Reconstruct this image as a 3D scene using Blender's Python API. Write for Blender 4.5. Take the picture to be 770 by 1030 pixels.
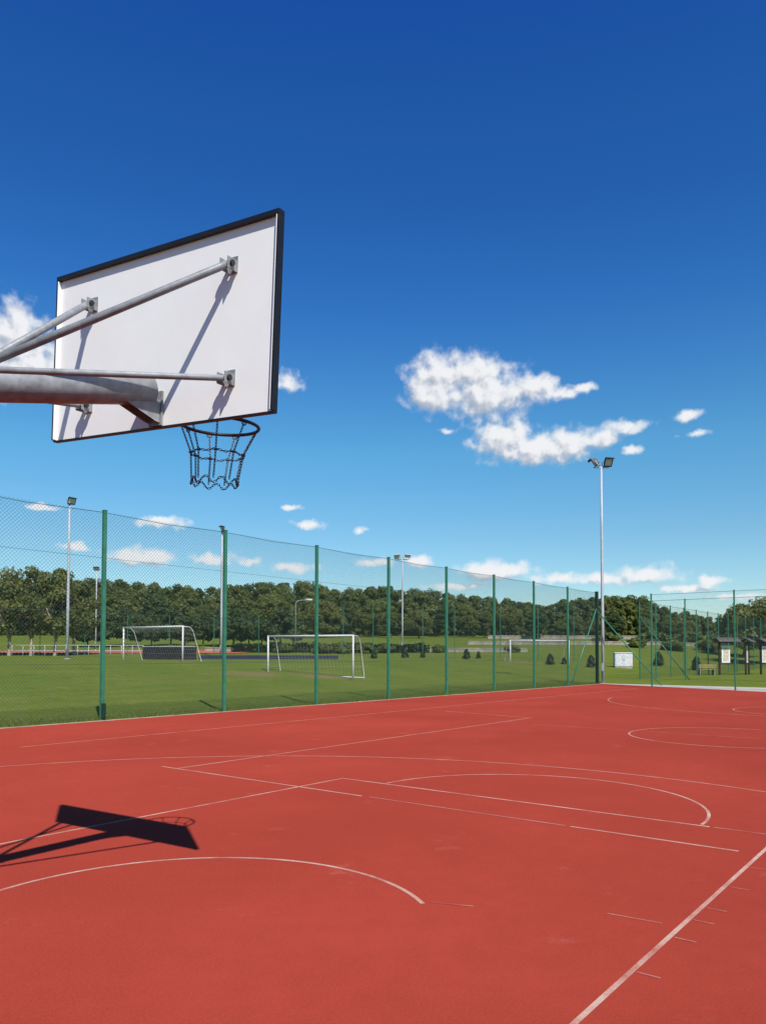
import bpy, bmesh, math, random
import numpy as np
from mathutils import Vector, Matrix

# ------------------------------------------------------------------ frame
# X runs along the fence (away), Y towards the fence, Z up; origin on the court below the hoop.
for o in list(bpy.data.objects):
    bpy.data.objects.remove(o)
SC = bpy.context.scene
COL = SC.collection
random.seed(7)
rng = np.random.default_rng(7)

# ------------------------------------------------------------------ camera
FPX, PPX, PPY = 773.345, 385.0, 630.57
CAM = Vector((-3.0677, -3.8384, 1.537))
YAW, PITCH, ROLL = 0.66179, 0.035915, 0.001745
fwd = Vector((math.cos(YAW) * math.cos(PITCH), math.sin(YAW) * math.cos(PITCH), math.sin(PITCH)))
rt0 = Vector((math.sin(YAW), -math.cos(YAW), 0))
up0 = rt0.cross(fwd)
rgt = rt0 * math.cos(ROLL) + up0 * math.sin(ROLL)
upv = up0 * math.cos(ROLL) - rt0 * math.sin(ROLL)
cd = bpy.data.cameras.new('camera')
cam = bpy.data.objects.new('camera', cd)
COL.objects.link(cam)
cam.matrix_world = Matrix(((rgt.x, upv.x, -fwd.x, CAM.x), (rgt.y, upv.y, -fwd.y, CAM.y),
                           (rgt.z, upv.z, -fwd.z, CAM.z), (0, 0, 0, 1)))
cd.sensor_fit = 'HORIZONTAL'
cd.sensor_width = 36.0
cd.lens = FPX / 770 * 36
cd.shift_y = (PPY - 515) / 770
cd.clip_start = 0.05
cd.clip_end = 9000
SC.camera = cam

# ------------------------------------------------------------------ sun, exposure
SUN_DIR = Vector((0.339, 0.576, -0.744)).normalized()          # the way the light travels
SUN_EL = math.asin(-SUN_DIR.z)
to_sun = -SUN_DIR
SUN_ROT = math.atan2(to_sun.x, to_sun.y)
sl = bpy.data.lights.new('sun', 'SUN')
sl.energy = 5.0
sl.angle = math.radians(0.5)
sl.color = (1.0, 0.955, 0.89)
so = bpy.data.objects.new('sun', sl)
COL.objects.link(so)
so.rotation_euler = SUN_DIR.to_track_quat('-Z', 'Y').to_euler()
so.location = (-10, -15, 30)
SC.view_settings.view_transform = 'Standard'
SC.view_settings.look = 'None'
SC.view_settings.gamma = 1
SC.view_settings.use_curve_mapping = False
SC.view_settings.exposure = 0.30
SC.render.engine = 'CYCLES'
SC.cycles.max_bounces = 6
SC.cycles.transparent_max_bounces = 12


def ray(px, py):
    return (fwd + rgt * ((px - PPX) / FPX) - upv * ((py - PPY) / FPX))


def azel(px, py):
    d = ray(px, py).normalized()
    return math.degrees(math.atan2(d.y, d.x)), math.degrees(math.asin(d.z))


# ------------------------------------------------------------------ node helpers
class NT:
    def __init__(self, tree):
        self.t = tree

    def n(self, typ, **kw):
        nd = self.t.nodes.new(typ)
        for k, v in kw.items():
            setattr(nd, k, v)
        return nd

    def l(self, a, b):
        self.t.links.new(a, b)

    def put(self, sock, v):
        if hasattr(v, 'is_output'):
            self.l(v, sock)
        else:
            sock.default_value = v

    def math(self, op, a, b=None, c=None, clamp=False):
        nd = self.n('ShaderNodeMath', operation=op, use_clamp=clamp)
        for i, v in enumerate((a, b, c)):
            if v is not None:
                self.put(nd.inputs[i], v)
        return nd.outputs[0]

    def vmath(self, op, a, b=None, out=0):
        nd = self.n('ShaderNodeVectorMath', operation=op)
        for i, v in enumerate((a, b)):
            if v is not None:
                self.put(nd.inputs[i], v)
        return nd.outputs[out]

    def maprange(self, v, a, b, c=0.0, d=1.0, smooth=False):
        nd = self.n('ShaderNodeMapRange', interpolation_type='SMOOTHSTEP' if smooth else 'LINEAR')
        self.put(nd.inputs['Value'], v)
        for k, x in zip(('From Min', 'From Max', 'To Min', 'To Max'), (a, b, c, d)):
            self.put(nd.inputs[k], x)
        return nd.outputs[0]

    def mix(self, f, a, b, blend='MIX'):
        nd = self.n('ShaderNodeMix', data_type='RGBA', blend_type=blend)
        self.put(nd.inputs[0], f)
        self.put(nd.inputs[6], a)
        self.put(nd.inputs[7], b)
        return nd.outputs[2]

    def noise(self, vec, scale, detail=4, rough=0.55, out='Fac'):
        nd = self.n('ShaderNodeTexNoise')
        if vec is not None:
            self.l(vec, nd.inputs['Vector'])
        nd.inputs['Scale'].default_value = scale
        nd.inputs['Detail'].default_value = detail
        nd.inputs['Roughness'].default_value = rough
        return nd.outputs[out]


# ------------------------------------------------------------------ world: sky and clouds
SKY_STRENGTH = 0.10
CLOUDS = [  # azimuth, elevation, half width, half height in degrees come from these sky positions; last: how thin
    (-25, 344, 66, 48, 0), (16, 336, 26, 34, 0), (34, 366, 32, 26, 0), (291, 384, 17, 13, .25),
    (442, 382, 34, 29, 0), (434, 396, 26, 20, 0), (478, 375, 26, 21, 0), (492, 396, 50, 26, 0), (535, 392, 34, 14, .05), (560, 396, 22, 8, .15), (586, 390, 20, 7, .2),
    (506, 439, 32, 19, 0), (540, 452, 58, 15, 0), (572, 446, 30, 15, 0), (602, 441, 24, 10, .1), (628, 429, 28, 9, .15), (634, 453, 15, 6, .2), (450, 433, 12, 5, .35),
    (692, 418, 20, 8, .3), (700, 436, 28, 5, .35),
    (162, 526, 31, 6, .1), (142, 560, 38, 9, 0), (75, 549, 18, 5.5, .1), (215, 562, 24, 8, .1), (250, 565, 14, 6, .15), (310, 527, 20, 5, .1),
    (292, 511, 12, 4, .2), (362, 533, 12, 4.5, .35), (295, 571, 26, 6, .15), (372, 566, 28, 6, .25), (424, 565, 16, 7, .05), (42, 510, 19, 4, .2),
    (497, 574, 42, 10, 0), (560, 582, 40, 7, .25), (650, 578, 42, 9, .05), (605, 583, 40, 8, .2), (716, 583, 20, 6, .15), (690, 592, 46, 6, .3), (740, 600, 60, 6, .4), (460, 590, 60, 5, .35)
]


def lump_group():
    g = bpy.data.node_groups.new('cloud_lumps', 'ShaderNodeTree')
    g.interface.new_socket(name='Vector', in_out='INPUT', socket_type='NodeSocketVector')
    g.interface.new_socket(name='Mask', in_out='OUTPUT', socket_type='NodeSocketFloat')
    N = NT(g)
    gi = N.n('NodeGroupInput')
    go = N.n('NodeGroupOutput')
    cur = None
    for (px, py, hw, hh, thin) in CLOUDS:
        a0, e0 = azel(px, py)
        a1, _ = azel(px + hw, py)
        _, e1 = azel(px, py - hh)
        wa, he = abs(a1 - a0) * 1.16, abs(e1 - e0) * 1.2
        d = N.vmath('SUBTRACT', gi.outputs[0], (a0, e0, 0))
        d = N.vmath('MULTIPLY', d, (1 / wa, 1 / he, 0))
        ln = N.vmath('LENGTH', d, out=1)
        if thin:
            ln = N.math('ADD', ln, thin)
        cur = ln if cur is None else N.math('SMOOTH_MIN', cur, ln, 0.4)
    N.l(N.math('SUBTRACT', 1.0, cur), go.inputs[0])
    return g


W = bpy.data.worlds.new('World')
SC.world = W
W.use_nodes = True
W.node_tree.nodes.clear()
N = NT(W.node_tree)
tc = N.n('ShaderNodeTexCoord')
sky = N.n('ShaderNodeTexSky')
sky.sky_type = 'NISHITA'
sky.sun_disc = False
sky.sun_elevation = SUN_EL
sky.sun_rotation = SUN_ROT
sky.altitude = 0
sky.air_density = 1.0
sky.dust_density = 0.3
sky.ozone_density = 3.0
hs = N.n('ShaderNodeHueSaturation')
hs.inputs['Saturation'].default_value = 1.22
hs.inputs['Value'].default_value = 1.0
N.l(sky.outputs[0], hs.inputs['Color'])
sep = N.n('ShaderNodeSeparateXYZ')
N.l(tc.outputs['Generated'], sep.inputs[0])
azr = N.math('ARCTAN2', sep.outputs[1], sep.outputs[0])
elr = N.math('ARCSINE', sep.outputs[2])
cmb = N.n('ShaderNodeCombineXYZ')
N.l(N.math('MULTIPLY', azr, 57.29578), cmb.inputs[0])
N.l(N.math('MULTIPLY', elr, 57.29578), cmb.inputs[1])
v = cmb.outputs[0]
warp = N.noise(v, 0.9, 5, 0.6, 'Color')
warp = N.vmath('MULTIPLY', N.vmath('SUBTRACT', warp, (0.5, 0.5, 0.5)), (1.5, 0.9, 0))
vw = N.vmath('ADD', v, warp)
lg = lump_group()
g1 = N.n('ShaderNodeGroup', node_tree=lg)
N.l(vw, g1.inputs[0])
g2 = N.n('ShaderNodeGroup', node_tree=lg)
N.l(N.vmath('ADD', vw, (-0.5, 0.75, 0)), g2.inputs[0])
fb = N.noise(v, 0.95, 6, 0.48)
dens = N.math('ADD', g1.outputs[0], N.math('MULTIPLY', N.math('SUBTRACT', fb, 0.5), 1.35))
alpha = N.maprange(dens, -0.10, 0.66, 0, 0.98, True)
lit = N.math('SUBTRACT', g1.outputs[0], g2.outputs[0])
fb2 = N.noise(N.vmath('ADD', v, (-0.3, 0.4, 0)), 0.95, 6, 0.48)
lit = N.math('ADD', lit, N.math('MULTIPLY', N.math('SUBTRACT', fb, fb2), 2.4))
lit = N.maprange(lit, -0.62, 0.42, 0, 1, True)
ccol = N.mix(lit, (0.37, 0.41, 0.48, 1), (0.72, 0.73, 0.745, 1))
ramp = N.n('ShaderNodeValToRGB')          # deepens the blue overhead, as clear dry air does
N.l(sep.outputs[2], ramp.inputs[0])
RS = [(0.0, (.90, .96, .96)), (0.15, (.82, .99, .97)), (.255, (.716, 1.107, 1.083)), (.415, (.404, .82, 1.146)),
      (.503, (.324, .713, 1.10)), (.60, (.29, .68, 1.12)), (.66, (.235, .61, 1.17))]
els = ramp.color_ramp.elements
while len(els) < len(RS):
    els.new(0.5)
for el_, (p_, c_) in zip(els, RS):
    el_.position = p_
    el_.color = (c_[0] / 1.25, c_[1] / 1.25, c_[2] / 1.25, 1)
skyc = N.vmath('MULTIPLY', hs.outputs['Color'], ramp.outputs[0])
skyc = N.vmath('MULTIPLY', skyc, (SKY_STRENGTH * 1.25,) * 3)
col = N.mix(alpha, skyc, ccol)
bg = N.n('ShaderNodeBackground')
N.l(col, bg.inputs['Color'])
bg.inputs['Strength'].default_value = 1.0
wo = N.n('ShaderNodeOutputWorld')
N.l(bg.outputs[0], wo.inputs['Surface'])


# ------------------------------------------------------------------ materials
def new_mat(name):
    m = bpy.data.materials.new(name)
    m.use_nodes = True
    m.node_tree.nodes.clear()
    N = NT(m.node_tree)
    out = N.n('ShaderNodeOutputMaterial')
    p = N.n('ShaderNodeBsdfPrincipled')
    N.l(p.outputs[0], out.inputs[0])
    return m, N, p, out


def bump(N, p, h, strength, dist):
    b = N.n('ShaderNodeBump')
    b.inputs['Strength'].default_value = strength
    b.inputs['Distance'].default_value = dist
    N.l(h, b.inputs['Height'])
    N.l(b.outputs[0], p.inputs['Normal'])


def plain(name, c, rough=0.6, metal=0.0, var=0.15, scale=8.0, spec=0.4, bmp=0.0):
    m, N, p, o = new_mat(name)
    t = N.n('ShaderNodeTexCoord')
    f = N.noise(t.outputs['Object'], scale, 5, 0.6)
    f = N.maprange(f, 0.3, 0.7, 1 - var, 1 + var)
    cc = N.vmath('MULTIPLY', tuple(c[:3]), (1, 1, 1))
    sc = N.n('ShaderNodeVectorMath', operation='SCALE')
    N.l(cc, sc.inputs[0])
    N.l(f, sc.inputs['Scale'])
    N.l(sc.outputs[0], p.inputs['Base Color'])
    f2 = N.noise(t.outputs['Object'], scale * 3, 3)
    N.l(N.maprange(f2, 0.3, 0.7, max(rough - .08, 0.02), min(rough + .08, 1)), p.inputs['Roughness'])
    p.inputs['Metallic'].default_value = metal
    p.inputs['Specular IOR Level'].default_value = spec
    if bmp:
        bump(N, p, f2, bmp, 0.01)
    return m


def court_mat():
    m, N, p, o = new_mat('red_court')
    t = N.n('ShaderNodeTexCoord')
    co = t.outputs['Object']
    fine = N.noise(co, 230, 3, 0.75)
    grain = N.noise(co, 60, 4, 0.8)
    mid = N.noise(co, 5, 6, 0.7)
    big = N.noise(co, 0.22, 5, 0.62)
    c = N.mix(N.maprange(big, 0.33, 0.67), (0.225, 0.028, 0.017, 1), (0.365, 0.050, 0.031, 1))
    c = N.mix(N.maprange(mid, 0.32, 0.72, 0, 0.5), c, (0.225, 0.031, 0.020, 1))
    c = N.mix(N.maprange(grain, 0.38, 0.66, 0, 0.6), c, (0.37, 0.062, 0.040, 1))
    c = N.mix(N.maprange(fine, 0.36, 0.62, 0, 0.7), c, (0.13, 0.017, 0.010, 1))
    st = N.noise(co, 1.3, 8, 0.75)
    c = N.mix(N.maprange(st, 0.58, 0.74, 0, 0.42, True), c, (0.36, 0.095, 0.07, 1))
    mp = N.n('ShaderNodeMapping')
    mp.inputs['Rotation'].default_value = (0, 0, 0.5)
    mp.inputs['Scale'].default_value = (0.5, 9, 1)
    N.l(co, mp.inputs['Vector'])
    sc_ = N.noise(mp.outputs[0], 1.4, 6, 0.7)
    c = N.mix(N.maprange(sc_, 0.66, 0.80, 0, 0.30, True), c, (0.12, 0.018, 0.012, 1))
    N.l(c, p.inputs['Base Color'])
    p.inputs['Roughness'].default_value = 0.95
    p.inputs['Specular IOR Level'].default_value = 0.03
    p.inputs['Diffuse Roughness'].default_value = 0.8
    bump(N, p, fine, 0.5, 0.004)
    return m


def line_mat(name, wear, base=0.0):
    m, N, p, o = new_mat(name)
    t = N.n('ShaderNodeTexCoord')
    co = t.outputs['Object']
    a = N.noise(co, 2.2, 6, 0.7)
    b = N.noise(co, 160, 3, 0.7)
    w = N.math('ADD', N.maprange(a, 0.35, 0.7, base, base + wear), N.maprange(b, 0.35, 0.7, -0.1, wear * 0.5), clamp=True)
    c = N.mix(w, (0.56, 0.42, 0.32, 1), (0.32, 0.058, 0.038, 1))
    N.l(c, p.inputs['Base Color'])
    p.inputs['Roughness'].default_value = 0.85
    p.inputs['Specular IOR Level'].default_value = 0.05
    bump(N, p, b, 0.4, 0.004)
    return m


WORN = [(22.6, 24.2, 1.9), (25.6, 22.4, 1.7), (26.0, 33.6, 2.0), (57.5, 28.5, 2.2)]


def grass_mat():
    m, N, p, o = new_mat('grass')
    t = N.n('ShaderNodeTexCoord')
    co = t.outputs['Object']
    st = N.n('ShaderNodeMapping')
    st.inputs['Rotation'].default_value = (0, 0, -0.3)
    st.inputs['Scale'].default_value = (0.25, 1.6, 1)
    N.l(co, st.inputs['Vector'])
    big = N.noise(co, 0.07, 5, 0.6)
    mid = N.noise(st.outputs[0], 0.5, 6, 0.7)
    fine = N.noise(co, 7.0, 6, 0.75)
    c = N.mix(N.maprange(big, 0.35, 0.65), (0.095, 0.145, 0.016, 1), (0.140, 0.178, 0.022, 1))
    c = N.mix(N.maprange(mid, 0.35, 0.68, 0, 0.85), c, (0.200, 0.195, 0.036, 1))
    c = N.mix(N.maprange(fine, 0.32, 0.70, 0, 0.8), c, (0.058, 0.092, 0.012, 1))
    wv = N.n('ShaderNodeTexWave')
    wv.inputs['Scale'].default_value = 0.055
    wv.inputs['Distortion'].default_value = 1.2
    wv.inputs['Detail'].default_value = 2
    wm = N.n('ShaderNodeMapping')
    wm.inputs['Rotation'].default_value = (0, 0, 0.35)
    N.l(co, wm.inputs['Vector'])
    N.l(wm.outputs[0], wv.inputs['Vector'])
    c = N.mix(N.maprange(wv.outputs['Fac'], 0.3, 0.7, 0, 0.30, True), c, (0.085, 0.125, 0.016, 1))
    blot = N.noise(co, 0.9, 7, 0.72)
    c = N.mix(N.maprange(blot, 0.56, 0.72, 0, 0.5, True), c, (0.215, 0.190, 0.060, 1))
    c = N.mix(N.maprange(blot, 0.46, 0.32, 0, 0.7, True), c, (0.060, 0.105, 0.012, 1))
    for (gx, gy, gr) in WORN:           # bare earth in the goal mouths
        d = N.vmath('LENGTH', N.vmath('MULTIPLY', N.vmath('SUBTRACT', co, (gx, gy, 0)), (1, 1, 0)), out=1)
        d = N.math('ADD', d, N.math('MULTIPLY', N.math('SUBTRACT', blot, 0.5), 5.0))
        c = N.mix(N.maprange(d, gr, gr * 0.35, 0, 0.62, True), c, (0.20, 0.135, 0.075, 1))
    N.l(c, p.inputs['Base Color'])
    p.inputs['Roughness'].default_value = 0.9
    p.inputs['Specular IOR Level'].default_value = 0.03
    bump(N, p, fine, 0.6, 0.05)
    return m


def leaf_mat(name, c1, c2, trans=0.3):
    m, N, p, o = new_mat(name)
    at = N.n('ShaderNodeAttribute')
    at.attribute_name = 'tint'
    oi = N.n('ShaderNodeObjectInfo')
    f = N.math('ADD', N.math('MULTIPLY', at.outputs['Fac'], 0.75), N.math('MULTIPLY', oi.outputs['Random'], 0.25))
    c = N.mix(f, c1, c2)
    N.l(c, p.inputs['Base Color'])
    p.inputs['Roughness'].default_value = 0.55
    p.inputs['Specular IOR Level'].default_value = 0.25
    tr = N.n('ShaderNodeBsdfTranslucent')
    N.l(N.mix(1.0, c, (1.0, 1.1, 0.5, 1), 'MULTIPLY'), tr.inputs['Color'])
    mx = N.n('ShaderNodeMixShader')
    mx.inputs[0].default_value = trans
    N.l(p.outputs[0], mx.inputs[1])
    N.l(tr.outputs[0], mx.inputs[2])
    N.l(mx.outputs[0], o.inputs[0])
    return m


def board_mat():
    m, N, p, o = new_mat('white_board_paint')
    t = N.n('ShaderNodeTexCoord')
    co = t.outputs['Object']
    a = N.noise(co, 3, 6, 0.65)
    b = N.noise(co, 60, 4, 0.7)
    c = N.mix(N.maprange(a, 0.35, 0.75, 0, 0.55), (0.81, 0.80, 0.765, 1), (0.73, 0.725, 0.69, 1))
    c = N.mix(N.maprange(b, 0.66, 0.8, 0, 0.35), c, (0.5, 0.47, 0.42, 1))
    N.l(c, p.inputs['Base Color'])
    p.inputs['Roughness'].default_value = 0.5
    p.inputs['Specular IOR Level'].default_value = 0.3
    bump(N, p, a, 0.1, 0.01)
    return m


M = {
    'court': court_mat(),
    'line': line_mat('court_paint', 0.85),
    'faint': line_mat('worn_court_paint', 0.5, 0.28),
    'ghost': line_mat('nearly_gone_court_paint', 0.5, 0.58),
    'grass': grass_mat(),
    'kerb': plain('kerb_concrete', (0.33, 0.27, 0.21), 0.9, 0, 0.3, 3, 0.2, 0.3),
    'path': plain('path_concrete', (0.40, 0.37, 0.31), 0.9, 0, 0.15, 1.2, 0.2, 0.2),
    'track': plain('track_red', (0.40, 0.10, 0.06), 0.9, 0, 0.15, 0.8, 0.2),
    'post': plain('green_post_paint', (0.030, 0.150, 0.088), 0.45, 0, 0.18, 5, 0.5),
    'post_dark': plain('dark_green_post_paint', (0.008, 0.026, 0.018), 0.5, 0, 0.2, 5, 0.4),
    'mesh': plain('green_wire', (0.045, 0.085, 0.072), 0.6, 0, 0.1, 3, 0.3),
    'galv': plain('galvanised_steel', (0.215, 0.225, 0.235), 0.5, 0.0, 0.28, 18, 0.5, 0.08),
    'galv_old': plain('dull_galvanised_steel', (0.40, 0.41, 0.43), 0.6, 0.1, 0.12, 4, 0.5),
    'lamp': plain('lamp_housing', (0.022, 0.023, 0.026), 0.5, 0.2, 0.2, 20),
    'glass': plain('lamp_glass', (0.50, 0.53, 0.57), 0.12, 0.0, 0.05, 20, 0.8),
    'lamp_pale': plain('pale_lamp_shell', (0.70, 0.71, 0.72), 0.4, 0.0, 0.05, 20, 0.5),
    'black': plain('black_frame_paint', (0.010, 0.009, 0.010), 0.45, 0, 0.3, 12, 0.4),
    'board': board_mat(),
    'rim': plain('rim_steel', (0.030, 0.016, 0.012), 0.45, 0.4, 0.5, 30),
    'chain': plain('chain_steel', (0.11, 0.115, 0.13), 0.45, 0.6, 0.2, 60),
    'goal': plain('white_goal_paint', (0.58, 0.57, 0.55), 0.45, 0, 0.06, 4, 0.4),
    'net': plain('net_cord', (0.30, 0.31, 0.28), 0.9, 0, 0.1, 4, 0.1),
    'bark': plain('bark', (0.34, 0.25, 0.19), 0.9, 0, 0.35, 9, 0.1, 0.6),
    'bark_dark': plain('dark_bark', (0.09, 0.07, 0.05), 0.9, 0, 0.35, 9, 0.1, 0.6),
    'leaf': leaf_mat('broad_leaf', (0.080, 0.112, 0.024, 1), (0.225, 0.238, 0.068, 1), 0.45),
    'leaf_olive': leaf_mat('olive_leaf', (0.085, 0.105, 0.024, 1), (0.215, 0.215, 0.068, 1), 0.4),
    'leaf_wood': leaf_mat('wood_leaf', (0.058, 0.090, 0.024, 1), (0.215, 0.232, 0.070, 1), 0.45),
    'leaf_blue': leaf_mat('dark_broad_leaf', (0.034, 0.060, 0.020, 1), (0.100, 0.135, 0.048, 1), 0.35),
    'needle': leaf_mat('dark_needle', (0.012, 0.026, 0.010, 1), (0.034, 0.055, 0.020, 1), 0.15),
    'stone': plain('pale_stone', (0.27, 0.24, 0.19), 0.9, 0, 0.4, 0.9, 0.2, 0.4),
    'darkmat': plain('dark_barrier_cover', (0.010, 0.008, 0.011), 0.7, 0, 0.35, 2, 0.3, 0.3),
    'bluemat': plain('dark_blue_barrier', (0.022, 0.026, 0.050), 0.6, 0, 0.25, 2, 0.3),
    'wood_dark': plain('dark_stained_wood', (0.030, 0.018, 0.014), 0.75, 0, 0.3, 5, 0.3),
    'roof': plain('roof_shingle', (0.10, 0.085, 0.082), 0.8, 0, 0.25, 6, 0.2),
    'white': plain('white_panel', (0.75, 0.75, 0.74), 0.5, 0, 0.06, 5, 0.3),
    'poster': plain('faded_poster', (0.52, 0.46, 0.34), 0.6, 0, 0.35, 7, 0.2),
    'cabinet': plain('pale_cabinet', (0.50, 0.50, 0.50), 0.55, 0, 0.22, 5, 0.3),
    'yellow': plain('yellow_wood', (0.27, 0.20, 0.06), 0.6, 0, 0.15, 6, 0.3),
}


# ------------------------------------------------------------------ object helpers
def tag(o, label=None, cat=None, group=None, kind=None):
    for k, x in (('label', label), ('category', cat), ('group', group), ('kind', kind)):
        if x:
            o[k] = x
    return o


def empty(name, loc, rz=0.0):
    o = bpy.data.objects.new(name, None)
    COL.objects.link(o)
    o.location = loc
    o.rotation_euler = (0, 0, rz)
    o.empty_display_size = 0.2
    return o


def children(o):
    return [c for c in bpy.data.objects if c.parent == o]


def copy_tree(o, parent=None):
    c = o.copy()
    COL.objects.link(c)
    if parent is not None:
        c.parent = parent
    for ch in children(o):
        copy_tree(ch, c)
    return c


class MB:
    """collects shapes, then links them as one mesh object"""

    def __init__(self):
        self.bm = bmesh.new()

    def box(self, c, s, rot=None, bev=0.0):
        """box with centre c, full size s, optional 3x3 rotation"""
        mat = Matrix.Translation(Vector(c))
        if rot is not None:
            mat = mat @ rot.to_4x4()
        mat = mat @ Matrix.Diagonal((s[0], s[1], s[2], 1))
        r = bmesh.ops.create_cube(self.bm, size=1, matrix=mat)
        if bev:
            es = list({e for v_ in r['verts'] for e in v_.link_edges})
            bmesh.ops.bevel(self.bm, geom=es, offset=bev, segments=2, affect='EDGES', profile=0.6)
        return self

    def tube(self, pts, rad, seg=10, cap=True):
        pts = [Vector(p) for p in pts]
        n = len(pts)
        rads = rad if isinstance(rad, (list, tuple)) else [rad] * n
        rings = []
        prev = None
        for i, p in enumerate(pts):
            if i == 0:
                t = pts[1] - pts[0]
            elif i == n - 1:
                t = pts[-1] - pts[-2]
            else:
                t = (pts[i + 1] - pts[i]).normalized() + (pts[i] - pts[i - 1]).normalized()
            t.normalize()
            if prev is None:
                a = Vector((0, 0, 1)) if abs(t.z) < 0.9 else Vector((1, 0, 0))
                u = t.cross(a).normalized()
            else:
                u = (prev - t * prev.dot(t)).normalized()
            prev = u
            w = t.cross(u)
            rings.append([self.bm.verts.new(p + (u * math.cos(k * 2 * math.pi / seg) + w * math.sin(k * 2 * math.pi / seg)) * rads[i]) for k in range(seg)])
        for i in range(n - 1):
            for k in range(seg):
                f = self.bm.faces.new((rings[i][k], rings[i][(k + 1) % seg], rings[i + 1][(k + 1) % seg], rings[i + 1][k]))
                f.smooth = True
        if cap:
            self.bm.faces.new(rings[0][::-1])
            self.bm.faces.new(rings[-1])
        return self

    def ring(self, c, ax, ay, r, tr, seg=40, tseg=8, sy=1.0):
        """torus in the plane of ax, ay"""
        c, ax, ay = Vector(c), Vector(ax).normalized(), Vector(ay).normalized()
        az = ax.cross(ay)
        rr = []
        for i in range(seg):
            t = 2 * math.pi * i / seg
            rad = ax * math.cos(t) + ay * math.sin(t) * sy
            p = c + rad * r
            rd = rad.normalized()
            rr.append([self.bm.verts.new(p + (rd * math.cos(2 * math.pi * k / tseg) + az * math.sin(2 * math.pi * k / tseg)) * tr) for k in range(tseg)])
        for i in range(seg):
            for k in range(tseg):
                f = self.bm.faces.new((rr[i][k], rr[(i + 1) % seg][k], rr[(i + 1) % seg][(k + 1) % tseg], rr[i][(k + 1) % tseg]))
                f.smooth = True
        return self

    def prism(self, poly, vec):
        """flat polygon (list of points) extruded by vec"""
        a = [self.bm.verts.new(Vector(p)) for p in poly]
        b = [self.bm.verts.new(Vector(p) + Vector(vec)) for p in poly]
        n = len(a)
        self.bm.faces.new(a[::-1])
        self.bm.faces.new(b)
        for i in range(n):
            self.bm.faces.new((a[i], a[(i + 1) % n], b[(i + 1) % n], b[i]))
        return self

    def build(self, name, mat, parent=None, loc=None):
        me = bpy.data.meshes.new(name)
        bmesh.ops.recalc_face_normals(self.bm, faces=self.bm.faces[:])
        self.bm.to_mesh(me)
        self.bm.free()
        me.materials.append(mat)
        o = bpy.data.objects.new(name, me)
        COL.objects.link(o)
        if parent is not None:
            o.parent = parent
        if loc is not None:
            o.location = loc
        return o


def np_mesh(name, verts, faces, mat, tint=None):
    """verts (n,3), faces (m,k) all of one size"""
    me = bpy.data.meshes.new(name)
    verts = np.asarray(verts, np.float32)
    faces = np.asarray(faces, np.int32)
    m, k = faces.shape
    me.vertices.add(len(verts))
    me.vertices.foreach_set('co', verts.ravel())
    me.loops.add(m * k)
    me.loops.foreach_set('vertex_index', faces.ravel())
    me.polygons.add(m)
    me.polygons.foreach_set('loop_start', np.arange(0, m * k, k, dtype=np.int32))
    me.polygons.foreach_set('loop_total', np.full(m, k, np.int32))
    me.update(calc_edges=True)
    me.validate()
    if tint is not None:
        a = me.attributes.new('tint', 'FLOAT', 'FACE')
        a.data.foreach_set('value', np.asarray(tint, np.float32))
    me.materials.append(mat)
    return me


def link_mesh(name, me, parent=None):
    o = bpy.data.objects.new(name, me)
    COL.objects.link(o)
    if parent is not None:
        o.parent = parent
    return o


# ------------------------------------------------------------------ terrain
def sstep(t):
    t = np.clip(t, 0, 1)
    return t * t * (3 - 2 * t)


F2 = np.array([math.cos(YAW), math.sin(YAW)])


def terrain(u, w):
    u, w = np.asarray(u, float), np.asarray(w, float)
    q = (u - CAM.x) * F2[0] + (w - CAM.y) * F2[1]
    lift = 1.18 * sstep((w - 13.2) / 22)
    hill = 5.0 * sstep((q - 64) / 136) ** 0.8 + 14 * sstep((q - 200) / 260)
    return -0.02 + lift + hill


def at(px, depth, dz=0.0):
    """world point on the terrain seen in column px at a given distance ahead"""
    d = ray(px, 658.4)
    p = CAM + d * (depth / d.dot(Vector((F2[0], F2[1], 0)))) 
    return Vector((p.x, p.y, float(terrain(p.x, p.y)) + dz))


axis = np.concatenate([-np.geomspace(3000, 60, 26), np.linspace(-55, 180, 120), np.geomspace(184, 3000, 40)])
U, V = np.meshgrid(axis, axis, indexing='ij')
Z = terrain(U, V)
n = len(axis)
idx = np.arange(n * n).reshape(n, n)
fc = np.stack([idx[:-1, :-1], idx[1:, :-1], idx[1:, 1:], idx[:-1, 1:]], -1).reshape(-1, 4)
me = np_mesh('grass_field', np.stack([U, V, Z], -1).reshape(-1, 3), fc, M['grass'])
me.polygons.foreach_set('use_smooth', [True] * len(me.polygons))
tag(link_mesh('grass_field', me), kind='structure')

# court slab, kerb, path, far track
EDGE = [(36.3, 12.02), (32.2, 3.34), (20.9, -20.0)]
cb = MB()
cb.prism([(-25, -20, -0.12), (20.9, -20, -0.12), (32.2, 3.34, -0.12), (36.3, 12.02, -0.12), (-25, 12.15, -0.12)], (0, 0, 0.12))
tag(cb.build('sports_court', M['court']), kind='structure')
kb = MB()
for i in range(62):
    u0 = -25 + i
    w0 = 12.155 - 0.0021 * (u0 + 25)
    kb.box((u0 + 0.5, w0 + 0.045, -0.04), (0.985, 0.075, 0.1), bev=0.006)
tag(kb.build('kerb', M['kerb']), kind='structure')
pb = MB()
pb.prism([(36.42, 12.02, -0.1), (32.33, 3.34, -0.1), (21.0, -20, -0.1), (33, -20, -0.1), (36.9, 4, -0.1), (37.1, 12.6, -0.1)], (0, 0, 0.092))
tag(pb.build('path', M['path']), kind='structure')


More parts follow.
